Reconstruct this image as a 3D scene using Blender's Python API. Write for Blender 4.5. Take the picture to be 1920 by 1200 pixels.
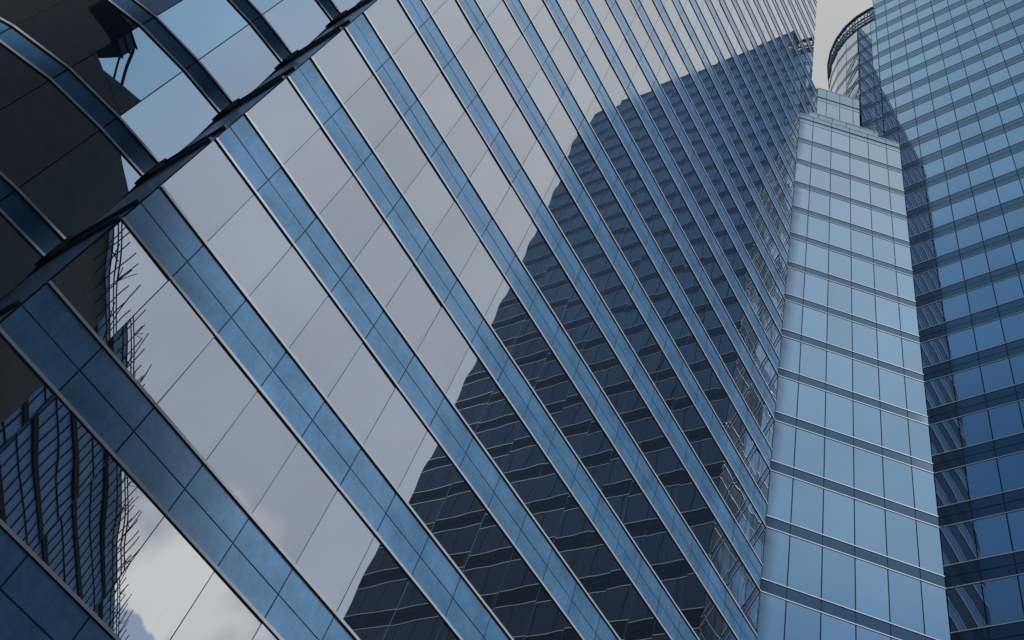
import bpy, math, random
from mathutils import Vector, Matrix

random.seed(11)
sc = bpy.context.scene
COL = sc.collection
for _o in list(bpy.data.objects):
    bpy.data.objects.remove(_o)

# ------------------------------------------------------------------ camera
U = 4.0                      # metres per storey
CAMZ = 1.6
PITCH, ROLL = 0.907341, 0.431685
fw = Vector((0, math.cos(PITCH), math.sin(PITCH)))
up0 = Vector((0, -math.sin(PITCH), math.cos(PITCH)))
rt0 = Vector((1, 0, 0))
RT = math.cos(ROLL) * rt0 + math.sin(ROLL) * up0
UPV = -math.sin(ROLL) * rt0 + math.cos(ROLL) * up0
cam_d = bpy.data.cameras.new('camera')
cam = bpy.data.objects.new('camera', cam_d)
COL.objects.link(cam)
cam_d.sensor_width = 36.0
cam_d.lens = 36.0 * 1897.012 / 1920.0
cam_d.clip_start = 0.1
cam_d.clip_end = 5000.0
cam.matrix_world = Matrix(((RT.x, UPV.x, -fw.x, 0), (RT.y, UPV.y, -fw.y, 0), (RT.z, UPV.z, -fw.z, CAMZ), (0, 0, 0, 1)))
sc.camera = cam

# ------------------------------------------------------------------ render / colour management
sc.view_settings.view_transform = 'Standard'
sc.view_settings.look = 'None'
sc.view_settings.exposure = 0.0
sc.view_settings.gamma = 1.0
try:
    sc.cycles.use_denoising = True
    sc.cycles.max_bounces = 10
    sc.cycles.glossy_bounces = 6
    sc.cycles.diffuse_bounces = 3
    sc.cycles.caustics_reflective = True
    sc.cycles.sample_clamp_indirect = 4.0
except Exception:
    pass

# ------------------------------------------------------------------ world: Nishita daylight mixed with cloud tones set by direction
SUN_AZ, SUN_EL = -64.5, 51.0


def sock(nt, a, b):
    nt.links.new(a, b)


def mathn(nt, op, a=None, b=None, c=None, clamp=False):
    n = nt.nodes.new('ShaderNodeMath')
    n.operation = op
    n.use_clamp = clamp
    for i, v in enumerate((a, b, c)):
        if v is None:
            continue
        if isinstance(v, (int, float)):
            n.inputs[i].default_value = v
        else:
            nt.links.new(v, n.inputs[i])
    return n.outputs[0]


def smooth(nt, v, lo, hi):
    n = nt.nodes.new('ShaderNodeMapRange')
    n.interpolation_type = 'SMOOTHSTEP'
    n.inputs['From Min'].default_value = lo
    n.inputs['From Max'].default_value = hi
    nt.links.new(v, n.inputs['Value'])
    return n.outputs['Result']


def ramp(nt, v, stops, interp='EASE'):
    n = nt.nodes.new('ShaderNodeValToRGB')
    cr = n.color_ramp
    cr.interpolation = interp
    while len(cr.elements) > 1:
        cr.elements.remove(cr.elements[-1])
    cr.elements[0].position = stops[0][0]
    cr.elements[0].color = (*stops[0][1], 1)
    for p, c in stops[1:]:
        e = cr.elements.new(p)
        e.color = (*c, 1)
    nt.links.new(v, n.inputs['Fac'])
    return n.outputs['Color']


def mixc(nt, f, a, b, mode='MIX'):
    n = nt.nodes.new('ShaderNodeMix')
    n.data_type = 'RGBA'
    n.blend_type = mode
    if isinstance(f, (int, float)):
        n.inputs[0].default_value = f
    else:
        nt.links.new(f, n.inputs[0])
    for i, v in ((6, a), (7, b)):
        if isinstance(v, tuple):
            n.inputs[i].default_value = (*v, 1)
        else:
            nt.links.new(v, n.inputs[i])
    return n.outputs[2]


def build_world():
    w = bpy.data.worlds.new('World')
    sc.world = w
    w.use_nodes = True
    nt = w.node_tree
    nt.nodes.clear()
    out = nt.nodes.new('ShaderNodeOutputWorld')
    bg = nt.nodes.new('ShaderNodeBackground')
    bg.inputs['Strength'].default_value = 0.1
    sky = nt.nodes.new('ShaderNodeTexSky')
    sky.sky_type = 'NISHITA'
    sky.sun_disc = False
    sky.sun_elevation = math.radians(SUN_EL)
    sky.sun_rotation = math.radians(90.0 - SUN_AZ)
    tc = nt.nodes.new('ShaderNodeTexCoord')
    sep = nt.nodes.new('ShaderNodeSeparateXYZ')
    sock(nt, tc.outputs['Generated'], sep.inputs[0])
    x, y, z = sep.outputs
    az = mathn(nt, 'ARCTAN2', y, x)
    t0 = mathn(nt, 'MULTIPLY_ADD', az, 1 / (2 * math.pi), 0.5)
    el = mathn(nt, 'MULTIPLY', mathn(nt, 'ARCSINE', z), 180 / math.pi)

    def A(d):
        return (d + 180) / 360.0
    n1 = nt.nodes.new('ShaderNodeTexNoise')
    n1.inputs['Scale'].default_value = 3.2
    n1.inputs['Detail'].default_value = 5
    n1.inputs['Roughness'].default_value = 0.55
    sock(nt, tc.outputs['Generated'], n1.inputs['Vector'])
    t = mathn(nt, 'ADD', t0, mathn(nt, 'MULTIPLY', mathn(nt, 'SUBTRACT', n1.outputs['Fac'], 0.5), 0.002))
    b0, b1 = A(-81.2), A(-80.5)  # edge of a dark sky sector, added to darken the mirrored tower
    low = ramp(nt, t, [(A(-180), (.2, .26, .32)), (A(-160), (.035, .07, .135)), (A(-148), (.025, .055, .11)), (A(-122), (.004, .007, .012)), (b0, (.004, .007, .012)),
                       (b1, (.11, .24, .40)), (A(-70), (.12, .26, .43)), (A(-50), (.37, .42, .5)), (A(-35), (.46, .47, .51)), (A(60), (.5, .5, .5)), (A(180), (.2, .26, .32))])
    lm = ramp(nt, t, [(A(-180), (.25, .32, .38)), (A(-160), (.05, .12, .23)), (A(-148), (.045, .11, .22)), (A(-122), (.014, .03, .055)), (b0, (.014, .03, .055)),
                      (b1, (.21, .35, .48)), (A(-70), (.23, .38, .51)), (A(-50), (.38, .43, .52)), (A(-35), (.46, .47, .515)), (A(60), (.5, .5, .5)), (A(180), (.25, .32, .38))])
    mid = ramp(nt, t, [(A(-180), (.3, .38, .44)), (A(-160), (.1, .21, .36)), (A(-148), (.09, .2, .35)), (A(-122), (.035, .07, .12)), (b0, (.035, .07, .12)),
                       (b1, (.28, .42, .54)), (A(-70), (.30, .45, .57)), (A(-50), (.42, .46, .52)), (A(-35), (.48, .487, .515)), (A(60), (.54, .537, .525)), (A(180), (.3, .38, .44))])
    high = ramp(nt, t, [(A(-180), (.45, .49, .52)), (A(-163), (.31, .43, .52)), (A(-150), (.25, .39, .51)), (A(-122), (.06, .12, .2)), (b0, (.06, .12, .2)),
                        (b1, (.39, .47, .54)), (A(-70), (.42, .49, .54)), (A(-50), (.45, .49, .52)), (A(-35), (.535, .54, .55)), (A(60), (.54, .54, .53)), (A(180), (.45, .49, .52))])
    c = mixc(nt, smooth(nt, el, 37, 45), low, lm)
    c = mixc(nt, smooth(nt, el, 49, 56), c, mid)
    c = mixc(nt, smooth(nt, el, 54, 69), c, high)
    # soft cloud mottling
    n2 = nt.nodes.new('ShaderNodeTexNoise')
    n2.inputs['Scale'].default_value = 9.0
    n2.inputs['Detail'].default_value = 7
    n2.inputs['Roughness'].default_value = 0.6
    sock(nt, tc.outputs['Generated'], n2.inputs['Vector'])
    mott = mathn(nt, 'MULTIPLY_ADD', n2.outputs['Fac'], 0.26, 0.87)
    hsv = nt.nodes.new('ShaderNodeVectorMath')
    hsv.operation = 'SCALE'
    sock(nt, c, hsv.inputs[0])
    sock(nt, mott, hsv.inputs['Scale'])
    c = hsv.outputs[0]
    # bright cumulus in the gap beside the scaffolded building
    ca, ce = math.radians(-24.0), math.radians(31.0)
    sd = Vector((math.cos(ce) * math.cos(ca), math.cos(ce) * math.sin(ca), math.sin(ce)))
    dot = nt.nodes.new('ShaderNodeVectorMath')
    dot.operation = 'DOT_PRODUCT'
    sock(nt, tc.outputs['Generated'], dot.inputs[0])
    dot.inputs[1].default_value = sd
    ang = mathn(nt, 'MULTIPLY', mathn(nt, 'ARCCOSINE', dot.outputs['Value']), 180 / math.pi)
    n3 = nt.nodes.new('ShaderNodeTexNoise')
    n3.inputs['Scale'].default_value = 16.0
    n3.inputs['Detail'].default_value = 6
    sock(nt, tc.outputs['Generated'], n3.inputs['Vector'])
    ang = mathn(nt, 'ADD', ang, mathn(nt, 'MULTIPLY', mathn(nt, 'SUBTRACT', n3.outputs['Fac'], 0.5), 9.0))
    glow = mathn(nt, 'SUBTRACT', 1.0, smooth(nt, ang, 2.0, 6.6))
    c = mixc(nt, glow, c, (.95, .88, .79))
    puff = mathn(nt, 'MULTIPLY', smooth(nt, mathn(nt, 'SUBTRACT', mathn(nt, 'MULTIPLY', n3.outputs['Fac'], 10.0), el), -23.6, -23.0), mathn(nt, 'SUBTRACT', 1.0, smooth(nt, ang, 5.0, 11.0)))
    c = mixc(nt, puff, c, (.40, .46, .54))
    sc10 = nt.nodes.new('ShaderNodeVectorMath')
    sc10.operation = 'SCALE'
    sc10.inputs['Scale'].default_value = 10.0
    sock(nt, c, sc10.inputs[0])
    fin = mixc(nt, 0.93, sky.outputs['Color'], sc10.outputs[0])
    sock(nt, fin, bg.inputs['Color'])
    sock(nt, bg.outputs[0], out.inputs['Surface'])


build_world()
sun_d = bpy.data.lights.new('sun', 'SUN')
sun_d.energy = 1.9
sun_d.angle = math.radians(3)
sun_d.color = (1.0, .985, .96)
sun = bpy.data.objects.new('sun', sun_d)
COL.objects.link(sun)
_sd = Vector((math.cos(math.radians(SUN_EL)) * math.cos(math.radians(SUN_AZ)), math.cos(math.radians(SUN_EL)) * math.sin(math.radians(SUN_AZ)), math.sin(math.radians(SUN_EL))))
sun.rotation_euler = _sd.to_track_quat('Z', 'Y').to_euler()
sun.location = _sd * 300


# ------------------------------------------------------------------ materials
def new_mat(name):
    m = bpy.data.materials.new(name)
    m.use_nodes = True
    nt = m.node_tree
    nt.nodes.clear()
    out = nt.nodes.new('ShaderNodeOutputMaterial')
    return m, nt, out


def coords(nt):
    return nt.nodes.new('ShaderNodeTexCoord').outputs['Object']


def noise(nt, vec, scale, detail=3, rough=.5):
    n = nt.nodes.new('ShaderNodeTexNoise')
    n.inputs['Scale'].default_value = scale
    n.inputs['Detail'].default_value = detail
    n.inputs['Roughness'].default_value = rough
    nt.links.new(vec, n.inputs['Vector'])
    return n.outputs['Fac']


def fresnel_fac(nt, r0, power=3.0):
    lw = nt.nodes.new('ShaderNodeLayerWeight')
    lw.inputs['Blend'].default_value = 0.5
    f = mathn(nt, 'POWER', lw.outputs['Facing'], power)
    return mathn(nt, 'MULTIPLY_ADD', f, 1 - r0, r0)


def mirror_glass(name, tint, r0, wave=.004, wscale=.5, body=(.20, .24, .28), dust=.0):
    """coated reflective curtain-wall glass: slightly wavy, tinted, brighter at grazing angles"""
    m, nt, out = new_mat(name)
    oc = coords(nt)
    h = noise(nt, oc, wscale, 1, .4)
    bump = nt.nodes.new('ShaderNodeBump')
    bump.inputs['Strength'].default_value = 1.0
    bump.inputs['Distance'].default_value = wave
    nt.links.new(h, bump.inputs['Height'])
    gl = nt.nodes.new('ShaderNodeBsdfGlossy')
    gl.inputs['Roughness'].default_value = 0.0
    nt.links.new(bump.outputs[0], gl.inputs['Normal'])
    lw = nt.nodes.new('ShaderNodeLayerWeight')
    lw.inputs['Blend'].default_value = 0.5
    f = mathn(nt, 'POWER', lw.outputs['Facing'], 2.6)
    gi = nt.nodes.new('ShaderNodeNewGeometry')
    oi = nt.nodes.new('ShaderNodeObjectInfo')
    rnd = mathn(nt, 'FRACT', mathn(nt, 'ADD', gi.outputs['Random Per Island'], oi.outputs['Random']))
    tn_ = nt.nodes.new('ShaderNodeVectorMath')
    tn_.operation = 'SCALE'
    tn_.inputs[0].default_value = tint
    nt.links.new(mathn(nt, 'MULTIPLY_ADD', rnd, .14, .93), tn_.inputs['Scale'])
    col = mixc(nt, f, tn_.outputs[0], (.97, .98, .99))
    nt.links.new(col, gl.inputs['Color'])
    df = nt.nodes.new('ShaderNodeBsdfDiffuse')
    df.inputs['Color'].default_value = (*body, 1)
    add = nt.nodes.new('ShaderNodeMixShader')
    f2 = mathn(nt, 'MULTIPLY_ADD', f, 1 - r0, r0)
    # faint rain-streak dust
    mp = nt.nodes.new('ShaderNodeMapping')
    mp.inputs['Scale'].default_value = (2.2, 2.2, .12)
    nt.links.new(oc, mp.inputs['Vector'])
    st = noise(nt, mp.outputs[0], 1.6, 4, .65)
    st = smooth(nt, st, .56, .82)
    f2 = mathn(nt, 'SUBTRACT', f2, mathn(nt, 'MULTIPLY', st, dust))
    nt.links.new(f2, add.inputs[0])
    nt.links.new(df.outputs[0], add.inputs[1])
    nt.links.new(gl.outputs[0], add.inputs[2])
    nt.links.new(add.outputs[0], out.inputs['Surface'])
    return m


def spandrel_mat(name, base, tint, r0, rough=.12, power=3.0, mott=.35):
    """back-painted blue spandrel glass: painted colour under a dusty gloss"""
    m, nt, out = new_mat(name)
    oc = coords(nt)
    n1 = noise(nt, oc, .7, 5, .6)
    n2 = noise(nt, oc, 7.0, 4, .7)
    mp = nt.nodes.new('ShaderNodeMapping')
    mp.inputs['Scale'].default_value = (3.0, 3.0, .25)
    mp.inputs['Rotation'].default_value = (0.25, 0.15, 0)
    nt.links.new(oc, mp.inputs['Vector'])
    n3 = noise(nt, mp.outputs[0], 2.4, 4, .7)
    v = mathn(nt, 'MULTIPLY_ADD', mathn(nt, 'SUBTRACT', n1, .5), 1.5 * mott, 1.0)
    v = mathn(nt, 'MULTIPLY_ADD', mathn(nt, 'SUBTRACT', n2, .5), .5 * mott, v)
    v = mathn(nt, 'MULTIPLY_ADD', smooth(nt, n3, .55, .8), .35 * mott, v)
    sc_ = nt.nodes.new('ShaderNodeVectorMath')
    sc_.operation = 'SCALE'
    sc_.inputs[0].default_value = base
    nt.links.new(v, sc_.inputs['Scale'])
    df = nt.nodes.new('ShaderNodeBsdfDiffuse')
    nt.links.new(sc_.outputs[0], df.inputs['Color'])
    gl = nt.nodes.new('ShaderNodeBsdfGlossy')
    gl.inputs['Roughness'].default_value = rough
    f = fresnel_fac(nt, r0, power)
    lw = nt.nodes.new('ShaderNodeLayerWeight')
    lw.inputs['Blend'].default_value = .5
    nt.links.new(mixc(nt, mathn(nt, 'POWER', lw.outputs['Facing'], power), tint, (.9, .95, 1.0)), gl.inputs['Color'])
    mx = nt.nodes.new('ShaderNodeMixShader')
    nt.links.new(f, mx.inputs[0])
    nt.links.new(df.outputs[0], mx.inputs[1])
    nt.links.new(gl.outputs[0], mx.inputs[2])
    nt.links.new(mx.outputs[0], out.inputs['Surface'])
    return m


def metal_mat(name, base, rough=.35, metallic=.7, var=.12):
    m, nt, out = new_mat(name)
    p = nt.nodes.new('ShaderNodeBsdfPrincipled')
    oc = coords(nt)
    n = noise(nt, oc, 3.0, 5, .65)
    v = mathn(nt, 'MULTIPLY_ADD', mathn(nt, 'SUBTRACT', n, .5), 2 * var, 1.0)
    s = nt.nodes.new('ShaderNodeVectorMath')
    s.operation = 'SCALE'
    s.inputs[0].default_value = base
    nt.links.new(v, s.inputs['Scale'])
    nt.links.new(s.outputs[0], p.inputs['Base Color'])
    p.inputs['Metallic'].default_value = metallic
    p.inputs['Roughness'].default_value = rough
    nt.links.new(p.outputs[0], out.inputs['Surface'])
    return m


def matte_mat(name, base, var=.15, scale=2.0, rough=.8):
    m, nt, out = new_mat(name)
    p = nt.nodes.new('ShaderNodeBsdfPrincipled')
    oc = coords(nt)
    n = noise(nt, oc, scale, 5, .6)
    v = mathn(nt, 'MULTIPLY_ADD', mathn(nt, 'SUBTRACT', n, .5), 2 * var, 1.0)
    s = nt.nodes.new('ShaderNodeVectorMath')
    s.operation = 'SCALE'
    s.inputs[0].default_value = base
    nt.links.new(v, s.inputs['Scale'])
    nt.links.new(s.outputs[0], p.inputs['Base Color'])
    p.inputs['Roughness'].default_value = rough
    p.inputs['Specular IOR Level'].default_value = .2
    nt.links.new(p.outputs[0], out.inputs['Surface'])
    return m


M = {}
M['glassA'] = mirror_glass('silver_blue_mirror_glass', (.62, .69, .77), .93, wave=.0062, wscale=.45, dust=.2)
M['glassB'] = mirror_glass('clear_blue_mirror_glass', (.55, .67, .78), .94, wave=.004, wscale=.5, dust=.02)
M['glassD'] = mirror_glass('deep_blue_mirror_glass', (.50, .64, .78), .94, wave=.0032, wscale=.5, dust=.02)
M['glassE'] = mirror_glass('bay_mirror_glass', (.52, .64, .76), .94, wave=.003, wscale=.5, dust=.03)
M['spA'] = spandrel_mat('blue_spandrel_glass', (.19, .42, .72), (.38, .57, .8), .10, rough=.14, power=2.4, mott=1.0)
M['spE'] = spandrel_mat('bay_spandrel_glass', (.12, .27, .48), (.35, .55, .8), .0, rough=.3, power=14, mott=.8)
M['spB'] = spandrel_mat('slate_spandrel_glass', (.02, .055, .11), (.45, .6, .78), .20, rough=.04, power=2.2)
M['spBtop'] = spandrel_mat('pale_parapet_glass', (.16, .30, .46), (.6, .74, .86), .4, rough=.05, power=2.2)
M['spD'] = spandrel_mat('dark_spandrel_glass', (.012, .028, .055), (.48, .62, .78), .22, rough=.08, power=2.2)
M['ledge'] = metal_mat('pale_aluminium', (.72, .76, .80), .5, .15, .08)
M['ledgeB'] = metal_mat('dimmed_aluminium', (.46, .51, .57), .5, .15, .12)  # pale aluminium darkened to tone down sunlit ledges in the mirrored strip
M['soffit'] = metal_mat('shaded_aluminium_soffit', (.06, .08, .11), .6, .2)  # ledge undersides: their shade is put into a darker aluminium colour
M['joint'] = matte_mat('dark_gasket', (.012, .02, .035), .1)
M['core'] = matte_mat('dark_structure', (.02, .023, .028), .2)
M['spjoint'] = matte_mat('blue_black_joint', (.04, .085, .15), .2)
M['mullE'] = matte_mat('grey_mullion', (.03, .032, .036), .2)
M['mullA'] = matte_mat('dusty_blue_mullion', (.17, .31, .47), .2)
M['roof'] = matte_mat('grey_roofing', (.25, .26, .27), .2)
M['net'] = matte_mat('dark_netting', (.105, .107, .11), .3, 1.5)
M['slab'] = matte_mat('dark_slab_edge', (.014, .016, .02), .2)
M['tglass'] = matte_mat('blue_site_glazing', (.13, .28, .52), .35, .6, .5)
M['navy'] = matte_mat('navy_cladding', (.05, .075, .15), .3, 1.0)
M['tpara'] = matte_mat('pale_blue_sheeting', (.24, .42, .62), .3, .9, .6)
M['bamboo'] = matte_mat('weathered_bamboo', (.02, .02, .028), .3)
M['paving'] = matte_mat('plaza_paving', (.30, .30, .29), .25, .8)


# ------------------------------------------------------------------ mesh helpers
class MB:
    def __init__(self):
        self.v, self.f, self.mi = [], [], []

    def quad(self, a, b, c, d, mi=0):
        n = len(self.v)
        self.v += [tuple(a), tuple(b), tuple(c), tuple(d)]
        self.f.append((n, n + 1, n + 2, n + 3))
        self.mi.append(mi)

    def box(self, o, ex, ey, ez, mi=0, mib=None):
        """box from corner o along edge vectors; mib = material of the face at o spanned by ex, ey"""
        o, ex, ey, ez = Vector(o), Vector(ex), Vector(ey), Vector(ez)
        p = [o, o + ex, o + ex + ey, o + ey]
        q = [a + ez for a in p]
        if ex.cross(ey).dot(ez) < 0:
            p, q = p[::-1], q[::-1]
        n = len(self.v)
        self.v += [tuple(a) for a in p + q]
        self.f += [(n + 3, n + 2, n + 1, n), (n + 4, n + 5, n + 6, n + 7)]
        self.mi += [mi if mib is None else mib, mi]
        for i in range(4):
            j = (i + 1) % 4
            self.f.append((n + i, n + j, n + 4 + j, n + 4 + i))
            self.mi.append(mi)

    def prism(self, pts, z0, z1, mi=0, mit=None):
        n = len(self.v)
        k = len(pts)
        area = sum(pts[i][0] * pts[(i + 1) % k][1] - pts[(i + 1) % k][0] * pts[i][1] for i in range(k))
        if area < 0:
            pts = pts[::-1]
        self.v += [(p[0], p[1], z0) for p in pts] + [(p[0], p[1], z1) for p in pts]
        self.f.append(tuple(range(n + k - 1, n - 1, -1)))
        self.mi.append(mi)
        self.f.append(tuple(range(n + k, n + 2 * k)))
        self.mi.append(mi if mit is None else mit)
        for i in range(k):
            j = (i + 1) % k
            self.f.append((n + i, n + j, n + k + j, n + k + i))
            self.mi.append(mi)

    def tube(self, a, b, r, sides=5, mi=0):
        a, b = Vector(a), Vector(b)
        d = (b - a).normalized()
        x = d.orthogonal().normalized()
        y = d.cross(x)
        n = len(self.v)
        for p in (a, b):
            for i in range(sides):
                t = 2 * math.pi * i / sides
                self.v.append(tuple(p + r * (math.cos(t) * x + math.sin(t) * y)))
        for i in range(sides):
            j = (i + 1) % sides
            self.f.append((n + i, n + j, n + sides + j, n + sides + i))
            self.mi.append(mi)
        self.f.append(tuple(range(n + sides - 1, n - 1, -1)))
        self.f.append(tuple(range(n + sides, n + 2 * sides)))
        self.mi += [mi, mi]

    def build(self, name, mats, parent=None, origin=None):
        me = bpy.data.meshes.new(name)
        o = Vector(origin) if origin is not None else None
        me.from_pydata([tuple(Vector(v) - o) for v in self.v] if o else self.v, [], self.f)
        for m in (mats if isinstance(mats, (list, tuple)) else [mats]):
            me.materials.append(m)
        me.polygons.foreach_set('material_index', self.mi)
        me.update()
        ob = bpy.data.objects.new(name, me)
        COL.objects.link(ob)
        if parent is not None:
            ob.parent = parent
            if o:
                ob.location = o - Vector(wloc(parent))
            else:
                ob.location = -Vector(wloc(parent))
        elif o:
            ob.location = o
        return ob


def wloc(ob):
    p = Vector(ob.location)
    while ob.parent is not None:
        ob = ob.parent
        p += Vector(ob.location)
    return p


def thing(name, label, cat, loc, group=None):
    o = bpy.data.objects.new(name, None)
    COL.objects.link(o)
    o.location = loc
    o['label'] = label
    o['category'] = cat
    if group:
        o['group'] = group
    return o


# ------------------------------------------------------------------ plan (storey units, camera at 0,0)
C1 = Vector((3.787025, 8.224436))
C2 = Vector((5.966403, 7.921537))
uA = Vector((math.cos(3.814848), math.sin(3.814848)))
nA = Vector((-uA.y, uA.x))
if nA.dot(C1) > 0:
    nA = -nA
uD = -Vector((math.cos(-4.075315), math.sin(-4.075315)))
if uD.y > 0:
    uD = -uD
nD = Vector((-uD.y, uD.x))
if nD.dot(C2) > 0:
    nD = -nD
uB = (C2 - C1).normalized()
nB = Vector((-uB.y, uB.x))
if nB.dot(C1) > 0:
    nB = -nB
H0 = 7.928706
KG = -(H0) - CAMZ / U      # storey coordinate of the ground


def Z(k):
    return CAMZ + (H0 + k) * U


def P3(p, k):
    return Vector((p.x * U, p.y * U, Z(k)))


def isect(p, u, q, w):
    """intersection of lines p+su and q+tw, returned as s"""
    d = q - p
    return (d.x * w.y - d.y * w.x) / (u.x * w.y - u.y * w.x)


def project(v):
    d = v - Vector((0, 0, CAMZ))
    z = d.dot(fw)
    if z < .1:
        return None
    return 960 + 1897 * d.dot(RT) / z, 600 - 1897 * d.dot(UPV) / z


def screen_area(q):
    pts = [project(Vector(a)) for a in q]
    if any(p is None for p in pts):
        return 0.0
    pts = [(min(max(p[0], 0), 1920), min(max(p[1], 0), 1200)) for p in pts]
    return abs(sum(pts[i][0] * pts[(i + 1) % 4][1] - pts[(i + 1) % 4][0] * pts[i][1] for i in range(4))) / 2


FIN_D, FIN_H = .045, .075


class Facade:
    """one flat run of curtain wall: spandrel bands with a ledge below and above, and panes between"""

    def __init__(self, p, u, n, glass, span, bh, rows=1, mod=.4, off=0.0, fin=(FIN_D, FIN_H), jw=.035, tilt=.0016, jwp=None):
        self.p, self.u, self.n = p, u, n
        self.glass, self.span, self.bh, self.rows = glass, span, bh, rows
        self.mod, self.off, self.fin, self.jw, self.tilt = mod, off, fin, jw, tilt
        self.jwp = jwp or jw
        self.N = Vector((n.x, n.y, 0))
        self.T = Vector((u.x, u.y, 0))

    def pt(self, s, k, d=0.0):
        return P3(self.p + self.u * s, k) + self.N * d

    def cuts(self, s0, s1):
        c = [s0]
        i = math.floor((s0 - self.off) / self.mod)
        while True:
            x = self.off + i * self.mod
            if x >= s1 - .05:
                break
            if x > s0 + .05:
                c.append(x)
            i += 1
        c.append(s1)
        return c

    def band(self, mb, s0, s1, k, top=None, zt=None):
        """spandrel panels with recessed joints between them"""
        k1 = k + self.bh if top is None else top
        T, N = self.T, self.N
        # dark backing
        a = self.pt(s0, k, -.018)
        L = (s1 - s0) * U
        Hh = (k1 - k) * U
        mb.quad(a, a + T * L, a + T * L + Vector((0, 0, Hh)), a + Vector((0, 0, Hh)), 1) if N.cross(T).z < 0 else mb.quad(a, a + Vector((0, 0, Hh)), a + T * L + Vector((0, 0, Hh)), a + T * L, 1)
        j = self.jw
        zs = [k * U + self.fin[1] * .0] + [(k + (k1 - k) * i / self.rows) * U for i in range(1, self.rows)] + [k1 * U]
        cs = self.cuts(s0, s1)
        for x0, x1 in zip(cs[:-1], cs[1:]):
            for z0, z1 in zip(zs[:-1], zs[1:]):
                d = random.uniform(-.004, .004)
                o = self.pt(x0, 0, d)
                a = o + T * (j / 2) + Vector((0, 0, z0 + j / 2))
                w = (x1 - x0) * U - j
                h = z1 - z0 - j
                q = [a, a + T * w, a + T * w + Vector((0, 0, h)), a + Vector((0, 0, h))]
                if N.cross(T).z > 0:
                    q = q[::-1]
                mb.quad(*q, 0)

    def ledge(self, mb, s0, s1, k, size=None, ext=(0, 0)):
        d, h = size or self.fin
        o = self.pt(s0 - ext[0], k, -.03)
        T = self.T * ((s1 - s0 + ext[0] + ext[1]) * U)
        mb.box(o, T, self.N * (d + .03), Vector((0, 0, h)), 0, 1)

    def panes(self, s0, s1, k0, k1, lst):
        cs = self.cuts(s0, s1)
        T, N = self.T, self.N
        flip = N.cross(T).z > 0
        for x0, x1 in zip(cs[:-1], cs[1:]):
            a0 = self.pt(x0, k0)
            w = (x1 - x0) * U
            h = (k1 - k0) * U
            tx, tz = random.gauss(0, self.tilt), random.gauss(0, self.tilt)
            j = self.jwp

            def g(a, b):
                return a0 + T * a + Vector((0, 0, b)) + N * (tx * (a - w / 2) + tz * (b - h / 2))
            q = [g(j / 2, 0), g(w - j / 2, 0), g(w - j / 2, h), g(j / 2, h)]
            b = [a0 + T * (-j / 2) - N * .012, a0 + T * (j / 2) - N * .012, a0 + T * (j / 2) - N * .012 + Vector((0, 0, h)), a0 + T * (-j / 2) - N * .012 + Vector((0, 0, h))]
            if flip:
                q, b = q[::-1], b[::-1]
            lst.append((screen_area(q), q, b, self.glass))


def put_panes(lst, parent, most=100, name='window_pane'):
    lst = sorted(lst, key=lambda e: -e[0])
    jm = M['mullA'] if parent.name.startswith('glass_tower') and not parent.name.endswith('1') else (M['mullE'] if parent.name.startswith('curved') else M['joint'])
    for ar, q, b, gm in lst[:most]:
        mb = MB()
        mb.quad(*q, 0)
        mb.quad(*b, 1)
        mb.build(name, [gm, jm], parent, origin=sum((Vector(v) for v in q), Vector()) / 4)
    rest = lst[most:]
    if rest:
        mats = []
        mb = MB()
        for ar, q, b, gm in rest:
            if gm not in mats:
                mats.append(gm)
        for ar, q, b, gm in rest:
            mb.quad(*q, mats.index(gm))
            mb.quad(*b, len(mats))
        o = mb.build('window_panes', mats + [jm], parent)
        o['kind'] = 'stuff'


def band_part(fac, s0, s1, k, parent, lower=True, upper=True, top=None, ext=(0, 0), usize=None, name='spandrel_band', lm_=None):
    lm_ = lm_ or M['ledge']
    mb = MB()
    fac.band(mb, s0, s1, k, top)
    b = mb.build(name, [fac.span, M['spjoint']], parent, origin=fac.pt((s0 + s1) / 2, k))
    k1 = k + fac.bh if top is None else top
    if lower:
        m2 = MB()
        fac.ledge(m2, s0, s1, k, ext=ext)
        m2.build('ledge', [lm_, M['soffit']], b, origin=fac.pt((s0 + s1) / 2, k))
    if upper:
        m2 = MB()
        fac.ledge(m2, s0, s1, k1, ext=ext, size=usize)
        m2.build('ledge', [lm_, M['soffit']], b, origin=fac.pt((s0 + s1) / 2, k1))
    return b


# ------------------------------------------------------------------ ground
g = MB()
g.box((-900, -900, -1.0), (1800, 0, 0), (0, 1800, 0), (0, 0, 1.0))
go = g.build('ground', M['paving'])
go['kind'] = 'structure'

# ------------------------------------------------------------------ A: broad mirrored slab on the left of the court
SEAM = 7.497
A_LOWTOP = 5       # the lower block ends above storey 5
A_TOP = 26
BHA = .376
A_END_HI = 5.5


def a_right(k):
    """where the wall meets the chamfered tiers at storey k"""
    if k <= 13:
        return 0.0
    if k <= 14:
        return -.45
    if k <= 16:
        return -.89
    return -.465


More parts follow.
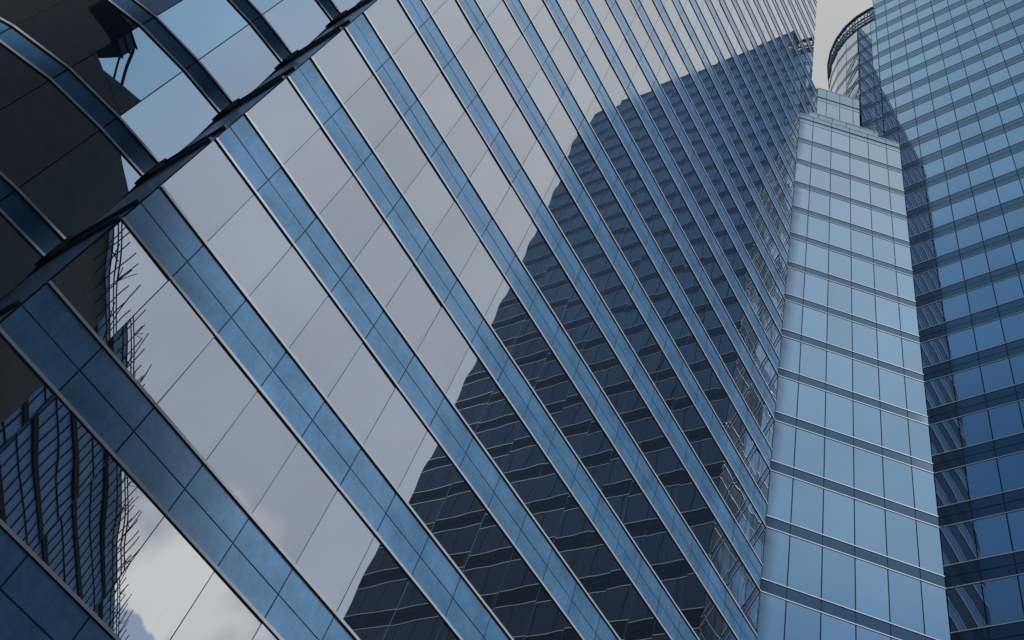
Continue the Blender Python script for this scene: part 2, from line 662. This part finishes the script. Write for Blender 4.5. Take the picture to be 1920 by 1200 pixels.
base = C1 + uA * 4
towerA = thing('glass_tower', 'broad mirrored glass tower with wide blue spandrel bands, filling the left and middle', 'building', (base.x * U, base.y * U, 0))
FA = Facade(C1, uA, nA, M['glassA'], M['spA'], BHA, rows=2, mod=.3968, off=SEAM - .002 - 20 * .3968, jw=.032, tilt=.0029, jwp=.022)
panes = []
kmin = -8
for k in range(kmin, A_TOP + 1):
    s0 = a_right(k)
    s1 = SEAM if k <= A_LOWTOP else A_END_HI
    band_part(FA, s0, s1, k, towerA)
    if k < A_TOP:
        s0p = a_right(k + .5 if k not in (13, 14, 16) else k + 1)
        FA.panes(s0p, (SEAM if k < A_LOWTOP else A_END_HI), k + BHA + FIN_H / U, k + 1, panes)
pe = C1 + uA * -.462 + nA * -.03
FAE = Facade(pe, -nA, -uA, M['glassB'], M['spA'], BHA, rows=1, mod=.4017, off=0, tilt=.0015, fin=(.05, .1))
epanes = []
for k in range(14, A_TOP + 1):
    band_part(FAE, 0, 4.2, k, towerA, name='end_wall_band')
    if k < A_TOP:
        FAE.panes(0, 4.2, k + BHA + .1 / U, k + 1, epanes)
put_panes(panes + [(0,) + e[1:] for e in epanes], towerA, 100)
mb = MB()
dpt = -.06


def A2(s, d):
    q = C1 + uA * s + nA * d
    return (q.x * U, q.y * U)


mb.prism([A2(-.46, dpt), A2(A_END_HI, dpt), A2(A_END_HI, -4.2), A2(-.46, -4.2)], Z(A_LOWTOP) + .1, Z(A_TOP + BHA) - .06, 0, 1)
mb.prism([A2(-.46, dpt), A2(SEAM - .1, dpt), A2(SEAM - .1, -4.2), A2(-.46, -4.2)], 0.02, Z(A_LOWTOP + BHA) - .06, 0, 1)
mb.prism([A2(-.03, dpt - .01), A2(-.455, dpt - .01), A2(-.455, -1.0), A2(-.03, -1.0)], 0.02, Z(13.4), 0, 1)
mb.prism([A2(-.46, dpt - .01), A2(-.86, dpt - .01), A2(-.86, -1.0), A2(-.46, -1.0)], 0.02, Z(16.8), 0, 1)
mb.build('building_core', [M['core'], M['roof']], towerA)

# ------------------------------------------------------------------ E: faceted convex bay set back beside the seam
S0 = C1 + uA * (SEAM - .06) + nA * -.65
bay = thing('curved_glass_bay', 'faceted curved glass bay with narrow bands, set back at the upper left corner', 'building', (S0.x * U, S0.y * U, 0))
R_E = 2.1
ch = .4
V = [(7.485, -.65), (7.88, -.69), (8.272, -.769)]
ang = math.atan2(-.079, .39)
while len(V) < 14:
    ang -= ch / R_E
    V.append((V[-1][0] + ch * math.cos(ang), V[-1][1] + ch * math.sin(ang)))
V = [C1 + uA * a + nA * b for a, b in V]
BHE = .187
panes = []
facs = []
for a, b in zip(V[:-1], V[1:]):
    u = (b - a)
    L = u.length
    u = u / L
    n = Vector((-u.y, u.x))
    if n.dot((C1 + uA * 7.5 + nA * -2.8) - a) > 0:
        n = -n
    facs.append((Facade(a, u, n, M['glassE'], M['spE'], BHE, rows=1, mod=L, off=0, jw=.04, tilt=.0008, jwp=.03, fin=(.045, .075)), L))
for k in range(-8, 6):
    mb, m2, m3 = MB(), MB(), MB()
    for F_, L in facs:
        F_.band(mb, 0, L, k)
        F_.ledge(m2, 0, L, k)
        F_.ledge(m3, 0, L, k + BHE)
        if k < 5:
            F_.panes(0, L, k + BHE + FIN_H / U, k + 1, panes)
    org = P3(V[5], k)
    b = mb.build('spandrel_band', [M['spE'], M['joint']], bay, origin=org)
    m2.build('ledge', [M['ledge'], M['soffit']], b, origin=org)
    m3.build('ledge', [M['ledge'], M['soffit']], b, origin=org)
put_panes(panes, bay, 60)
# return wall between the bay and the broad facade
ra = C1 + uA * SEAM + nA * -.03
rb = V[0]
u = (rb - ra)
L = u.length
u = u / L
n = Vector((-u.y, u.x))
if n.dot(uA) < 0:
    n = -n
M['return'] = spandrel_mat('pale_blue_return_panel', (.36, .58, .86), (.4, .6, .85), .03, rough=.3, power=6, mott=.5)
FR = Facade(ra, u, n, M['return'], M['return'], BHE, rows=1, mod=L, off=0, jw=.03, tilt=0, fin=(.09, .11))
panes = []
for k in range(-8, 6):
    band_part(FR, 0, L, k, bay, name='return_band', lm_=M['soffit'])
    if k < 5:
        FR.panes(0, L, k + BHE, k + 1, panes)
for k in range(-8, 6):  # dark box over the bay corner at each band
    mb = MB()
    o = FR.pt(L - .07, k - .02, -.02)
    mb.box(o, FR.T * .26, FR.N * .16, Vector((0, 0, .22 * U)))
    mb.build('corner_block', [M['core']], bay, origin=o)
put_panes(panes, bay, 20, name='return_pane')
mb = MB()
inner = [C1 + uA * 7.5 + nA * -2.8]
cen = inner[0]
poly = []
for p in V:
    q = cen + (p - cen) * (1 - .02)
    poly.append((q.x * U, q.y * U))
mb.prism(poly + [(cen.x * U, cen.y * U)], 0.02, Z(5.15), 0, 1)
mb.build('building_core', [M['core'], M['roof']], bay)

# ------------------------------------------------------------------ B: chamfered stepped block closing the court
base = (C1 + C2) / 2
towerB = thing('stepped_glass_block', 'pale stepped glass block with three set-back tiers, wedged between the two big facades', 'building', (base.x * U, base.y * U, 0))
BHB = .187
panes = []
tiers = [(0.0, -8, 13, 13.42), (.31, 13, 14, 14.43), (.60, 14, 16, 16.76)]
for off, ka, kb, ktop in tiers:
    p = C1 - nB * off
    sl = isect(p, uB, C1, uA)
    sr = isect(p, uB, C2, uD)
    W_ = sr - sl
    mod = .398 if off == 0 else W_ / (5 if off < .5 else 3.2)
    FB = Facade(p, uB, nB, M['glassB'], M['spB'], BHB, rows=1, mod=mod, off=(.305 if off == 0 else sl + mod * .7), jw=.05, tilt=.0012, jwp=.06, fin=(.03, .055))
    for k in range(ka, kb + 1):
        if k == kb:
            FB.span = M['spBtop']
            mbb = band_part(FB, sl, sr, k, towerB, top=ktop, upper=True)
            mz = MB()
            FB.ledge(mz, sl, sr, k + BHB, size=(.05, .06))
            mz.build('ledge', [M['soffit'], M['soffit']], mbb, origin=FB.pt((sl + sr) / 2, k + BHB))
        else:
            band_part(FB, sl, sr, k, towerB, lm_=M['ledgeB'])
            FB.panes(sl, sr, k + BHB + .055 / U, k + 1, panes)
    # solid behind
    mb = MB()
    q = p - nB * .02
    ql = isect(q, uB, C1 - nA * .05, uA)
    qr = isect(q, uB, C2 - nD * .05, uD)
    a, b_ = q + uB * ql, q + uB * qr
    c_, d_ = b_ - nB * 3, a - nB * 3
    mb.prism([(v.x * U, v.y * U) for v in (a, b_, c_, d_)], 0.02, Z(ktop) - .05 - off * .02, 0, 1)
    mb.build('building_core', [M['core'], M['roof']], towerB)
put_panes(panes, towerB, 100)

# ------------------------------------------------------------------ D: tall facade on the right
base = C2 + uD * 2
towerD = thing('glass_tower', 'tall deep blue glass tower with slate bands rising along the right edge', 'building', (base.x * U, base.y * U, 0))
BHD = .35
D_END = 6.7
D_TOP = 24


def d_left(k):
    if k <= 13:
        return 0.0
    if k <= 14:
        return -.37
    if k <= 16:
        return -.80
    return -.335


FD = Facade(C2, uD, nD, M['glassD'], M['spD'], BHD, rows=2, mod=.398, off=.005, jw=.05, tilt=.0016, jwp=.06, fin=(.028, .05))
panes = []
for k in range(-8, D_TOP + 1):
    band_part(FD, d_left(k), D_END, k, towerD)
    if k < D_TOP:
        s0p = d_left(k + 1 if k in (13, 14, 16) else k)
        FD.panes(s0p, D_END, k + BHD + .05 / U, k + 1, panes)
put_panes(panes, towerD, 100)


def D2(s, d):
    q = C2 + uD * s + nD * d
    return (q.x * U, q.y * U)


mb = MB()
mb.prism([D2(-.33, dpt), D2(D_END - .01, dpt), D2(D_END - .01, -4), D2(-.33, -4)], 0.02, Z(D_TOP + BHD) - .06, 0, 1)
mb.prism([D2(-.32, dpt - .01), D2(-.78, dpt - .01), D2(-.78, -.5), D2(-.32, -.5)], 0.02, Z(16.7), 0, 1)
mb.build('building_core', [M['core'], M['roof']], towerD)

# ------------------------------------------------------------------ F: round tower behind the stepped block
fc = C2 + uD * -.45 + nD * -1.84
towerF = thing('round_glass_tower', 'round glass tower with a lattice crown, rising behind the stepped block', 'building', (fc.x * U, fc.y * U, 0))
R_F = 1.85
V = [C2 + uD * -.30 + nD * .012]
a0 = math.atan2(nD.y, nD.x)
sgn = 1
tst = fc + R_F * Vector((math.cos(a0 + .3), math.sin(a0 + .3)))
if (tst - fc).dot(uD) > 0:
    sgn = -1
da = .4 / R_F
for i in range(0, 14):
    t = a0 + sgn * da * i
    V.append(fc + R_F * Vector((math.cos(t), math.sin(t))))
BHF = .187
facs = []
for a, b in zip(V[:-1], V[1:]):
    u = b - a
    L = u.length
    u = u / L
    n = Vector((-u.y, u.x))
    if n.dot(fc - a) > 0:
        n = -n
    facs.append((Facade(a, u, n, M['glassB'], M['spB'], BHF, rows=1, mod=L, off=0, jw=.05, tilt=.001, jwp=.05, fin=(.03, .055)), L))
panes = []
for k in range(12, 23):
    mb, m2, m3 = MB(), MB(), MB()
    for F_, L in facs:
        if k < 22:
            F_.band(mb, 0, L, k)
            F_.ledge(m3, 0, L, k + BHF)
            F_.panes(0, L, k + BHF + .055 / U, k + 1, panes)
        F_.ledge(m2, 0, L, k)
    org = P3(V[5], k)
    if k < 22:
        b = mb.build('spandrel_band', [M['spB'], M['joint']], towerF, origin=org)
        m3.build('ledge', [M['ledge'], M['soffit']], b, origin=org)
        m2.build('ledge', [M['ledge'], M['soffit']], b, origin=org)
    else:
        m2.build('roof_edge', [M['ledge'], M['soffit']], towerF, origin=org)
put_panes(panes, towerF, 60)
# crown lattice
M['lattice'] = metal_mat('blue_grey_steel', (.2, .32, .48), .5, .3)
rings = [22.06, 22.3, 22.55, 22.98]
for zr in rings:
    mb = MB()
    top = zr > 22.9
    for F_, L in facs:
        F_.ledge(mb, 0, L, zr, size=((.30, .26) if top else (.13, .10)))
    mb.build('crown_ring', [M['lattice'], M['soffit']], towerF, origin=P3(V[5], zr))
for F_, L in facs:
    mb = MB()
    for i in range(4):
        a = F_.pt(L * (i + .5) / 4, 22.04, .02)
        mb.box(a, F_.T * .09, F_.N * .09, Vector((0, 0, .96 * U)))
    a = F_.pt(0, 22.06, .02)
    b = F_.pt(L, 22.5, .02)
    mb.tube(a, b, .05)
    mb.tube(F_.pt(0, 22.9, .02), F_.pt(L, 22.5, .02), .05)
    mb.build('crown_lattice', [M['lattice']], towerF, origin=F_.pt(L / 2, 22.5))
mb = MB()
poly = []
for p in V:
    q = fc + (p - fc) * .97
    poly.append((q.x * U, q.y * U))
mb.prism(poly + [(fc.x * U, fc.y * U)], 0.02, Z(22) + .1, 0, 1)
# crown backing wall set behind the lattice
poly2 = []
for p in V:
    q = fc + (p - fc) * .90
    poly2.append((q.x * U, q.y * U))
mb.build('building_core', [M['core'], M['roof']], towerF)
mb = MB()
for p, q in zip(poly2[:-1], poly2[1:]):
    mb.box(Vector((p[0], p[1], Z(22) + .12)), Vector((q[0] - p[0], q[1] - p[1], 0)), Vector((0, 0, .8 * U)), (Vector((fc.x * U - p[0], fc.y * U - p[1], 0))).normalized() * .2)
mb.build('crown_screen', [M['lattice']], towerF)

# ------------------------------------------------------------------ T: building under bamboo scaffolding behind the camera (seen as a reflection)
TA = Vector((4.44838747, -2.47780974))
tu = Vector((0.99167565, -0.12876108))
tn = Vector((-tu.y, tu.x))      # faces the court


def T3(a, z, d=0.0):
    q = TA + tu * a + tn * d
    return Vector((q.x * U, q.y * U, CAMZ + z * U))


ZT = -CAMZ / U
site = thing('scaffolded_building', 'building under bamboo scaffolding, seen only mirrored at the lower left', 'building', tuple(T3(5, ZT)))
TU = Vector((tu.x, tu.y, 0))
TN = Vector((tn.x, tn.y, 0))


def tbox(mb, a0, a1, z0, z1, d0, d1, mi=0):
    mb.box(T3(a0, z0, d0), TU * ((a1 - a0) * U), TN * ((d1 - d0) * U), Vector((0, 0, (z1 - z0) * U)), mi)


mb = MB()
tbox(mb, 1.95, 26, ZT, 11.95, -3.5, -.1)
mb.build('wall', [M['tglass']], site)
mb = MB()
tbox(mb, -5.39, 1.95, ZT, 12.15, -3.5, .02)
tbox(mb, -8.95, -5.39, ZT, 11.52, -3.5, .02)
tbox(mb, -15, -8.95, ZT, 12.3, -3.5, .02)
tbox(mb, -5.24, -4.0, 12.1, 17.0, -.12, .0)      # unseen thin panel added above the roof to shade the curved bay
# sloping gable end between the two roof levels
for d0, d1 in ((-3.5, .02),):
    a0, a1, a2 = T3(-6.12, 11.53, d0), T3(-5.39, 11.53, d0), T3(-5.39, 12.15, d0)
    e = TN * ((d1 - d0) * U)
    n_ = len(mb.v)
    mb.v += [tuple(p) for p in (a0, a1, a2, a0 + e, a1 + e, a2 + e)]
    mb.f += [(n_, n_ + 1, n_ + 2), (n_ + 5, n_ + 4, n_ + 3), (n_, n_ + 2, n_ + 5, n_ + 3)]
    mb.mi += [0, 0, 0]
mb.build('netted_wall_shade_panel', [M['net']], site)
for i in range(0, 12):
    z = 11.95 - .975 * i
    mb = MB()
    tbox(mb, 1.95, 26, z - .06, z + .06, -.1, -.06)
    tbox(mb, 1.95, 26, z - .435, z - .415, -.1, -.08)
    mb.build('floor_slab', [M['slab']], site)
mb = MB()
a = 1.95
while a < 26:
    tbox(mb, a, a + .018, ZT, 11.95, -.1, -.085)
    a += .325
o = mb.build('glazing_bars', [M['slab']], site)
mb = MB()
tbox(mb, 0.0, 26, 12.02, 12.5, -.12, -.1)
mb.build('parapet_sheeting', [M['tpara']], site)
mb = MB()
tbox(mb, -8.95, -6.14, 12.05, 12.4, -1.4, -.02)
mb.build('roof_canopy', [M['navy']], site)
mb = MB()
for z in (12.05, 12.22, 12.4):
    tbox(mb, -8.95, -6.12, z - .012, z + .012, -.02, .0)
for aa in (-6.5, -7.2, -7.9, -8.5):
    tbox(mb, aa, aa + .03, 12.05, 12.4, -.02, -.005)
mb.tube(T3(-6.13, 12.38, -.05), T3(-5.78, 11.86, -.05), .10)
mb.tube(T3(-6.15, 12.07, -.05), T3(-5.9, 11.72, -.05), .07)
mb.tube(T3(-6.9, 12.05, -.05), T3(-6.6, 11.5, -.05), .09)
mb.build('canopy_frame', [M['slab']], site)
# scaffold on the roof edge
scaf = thing('bamboo_scaffold', 'bamboo scaffold with protruding pole tips along the roof edge, seen only mirrored', 'scaffold', tuple(T3(5, 12.02)))
a = .1
poles, rails, braces = MB(), MB(), MB()
i = 0
while a < 26:
    j = random.uniform(-.03, .03)
    tip = random.uniform(12.72, 12.95)
    poles.tube(T3(a, 11.75, .06), T3(a + j, tip, .06 + random.uniform(-.03, .05)), .045)
    if i % 3 == 0:
        poles.tube(T3(a + .1, 11.9, .16), T3(a + .1 + random.uniform(-.3, .3), random.uniform(12.8, 13.1), .1), .04)
    if i % 4 == 0:
        braces.tube(T3(a, 12.02, .02), T3(a + .9, 12.5, .02), .035)
        braces.tube(T3(a + .5, 12.5, .02), T3(a + 1.1, 12.02, .02), .035)
        for kx in range(3):
            braces.tube(T3(a, 12.5, .05), T3(a + random.uniform(-.3, .45), 12.5 + random.uniform(.1, .4), .05 + random.uniform(-.1, .1)), .03)
    a += .325
    i += 1
for z in (12.12, 12.26, 12.4, 12.5):
    rails.tube(T3(0, z, .05), T3(26, z + random.uniform(-.01, .01), .05), .05)
poles.build('pole_row', [M['bamboo']], scaf)['kind'] = 'stuff'
rails.build('rails', [M['bamboo']], scaf)
braces.build('braces', [M['bamboo']], scaf)
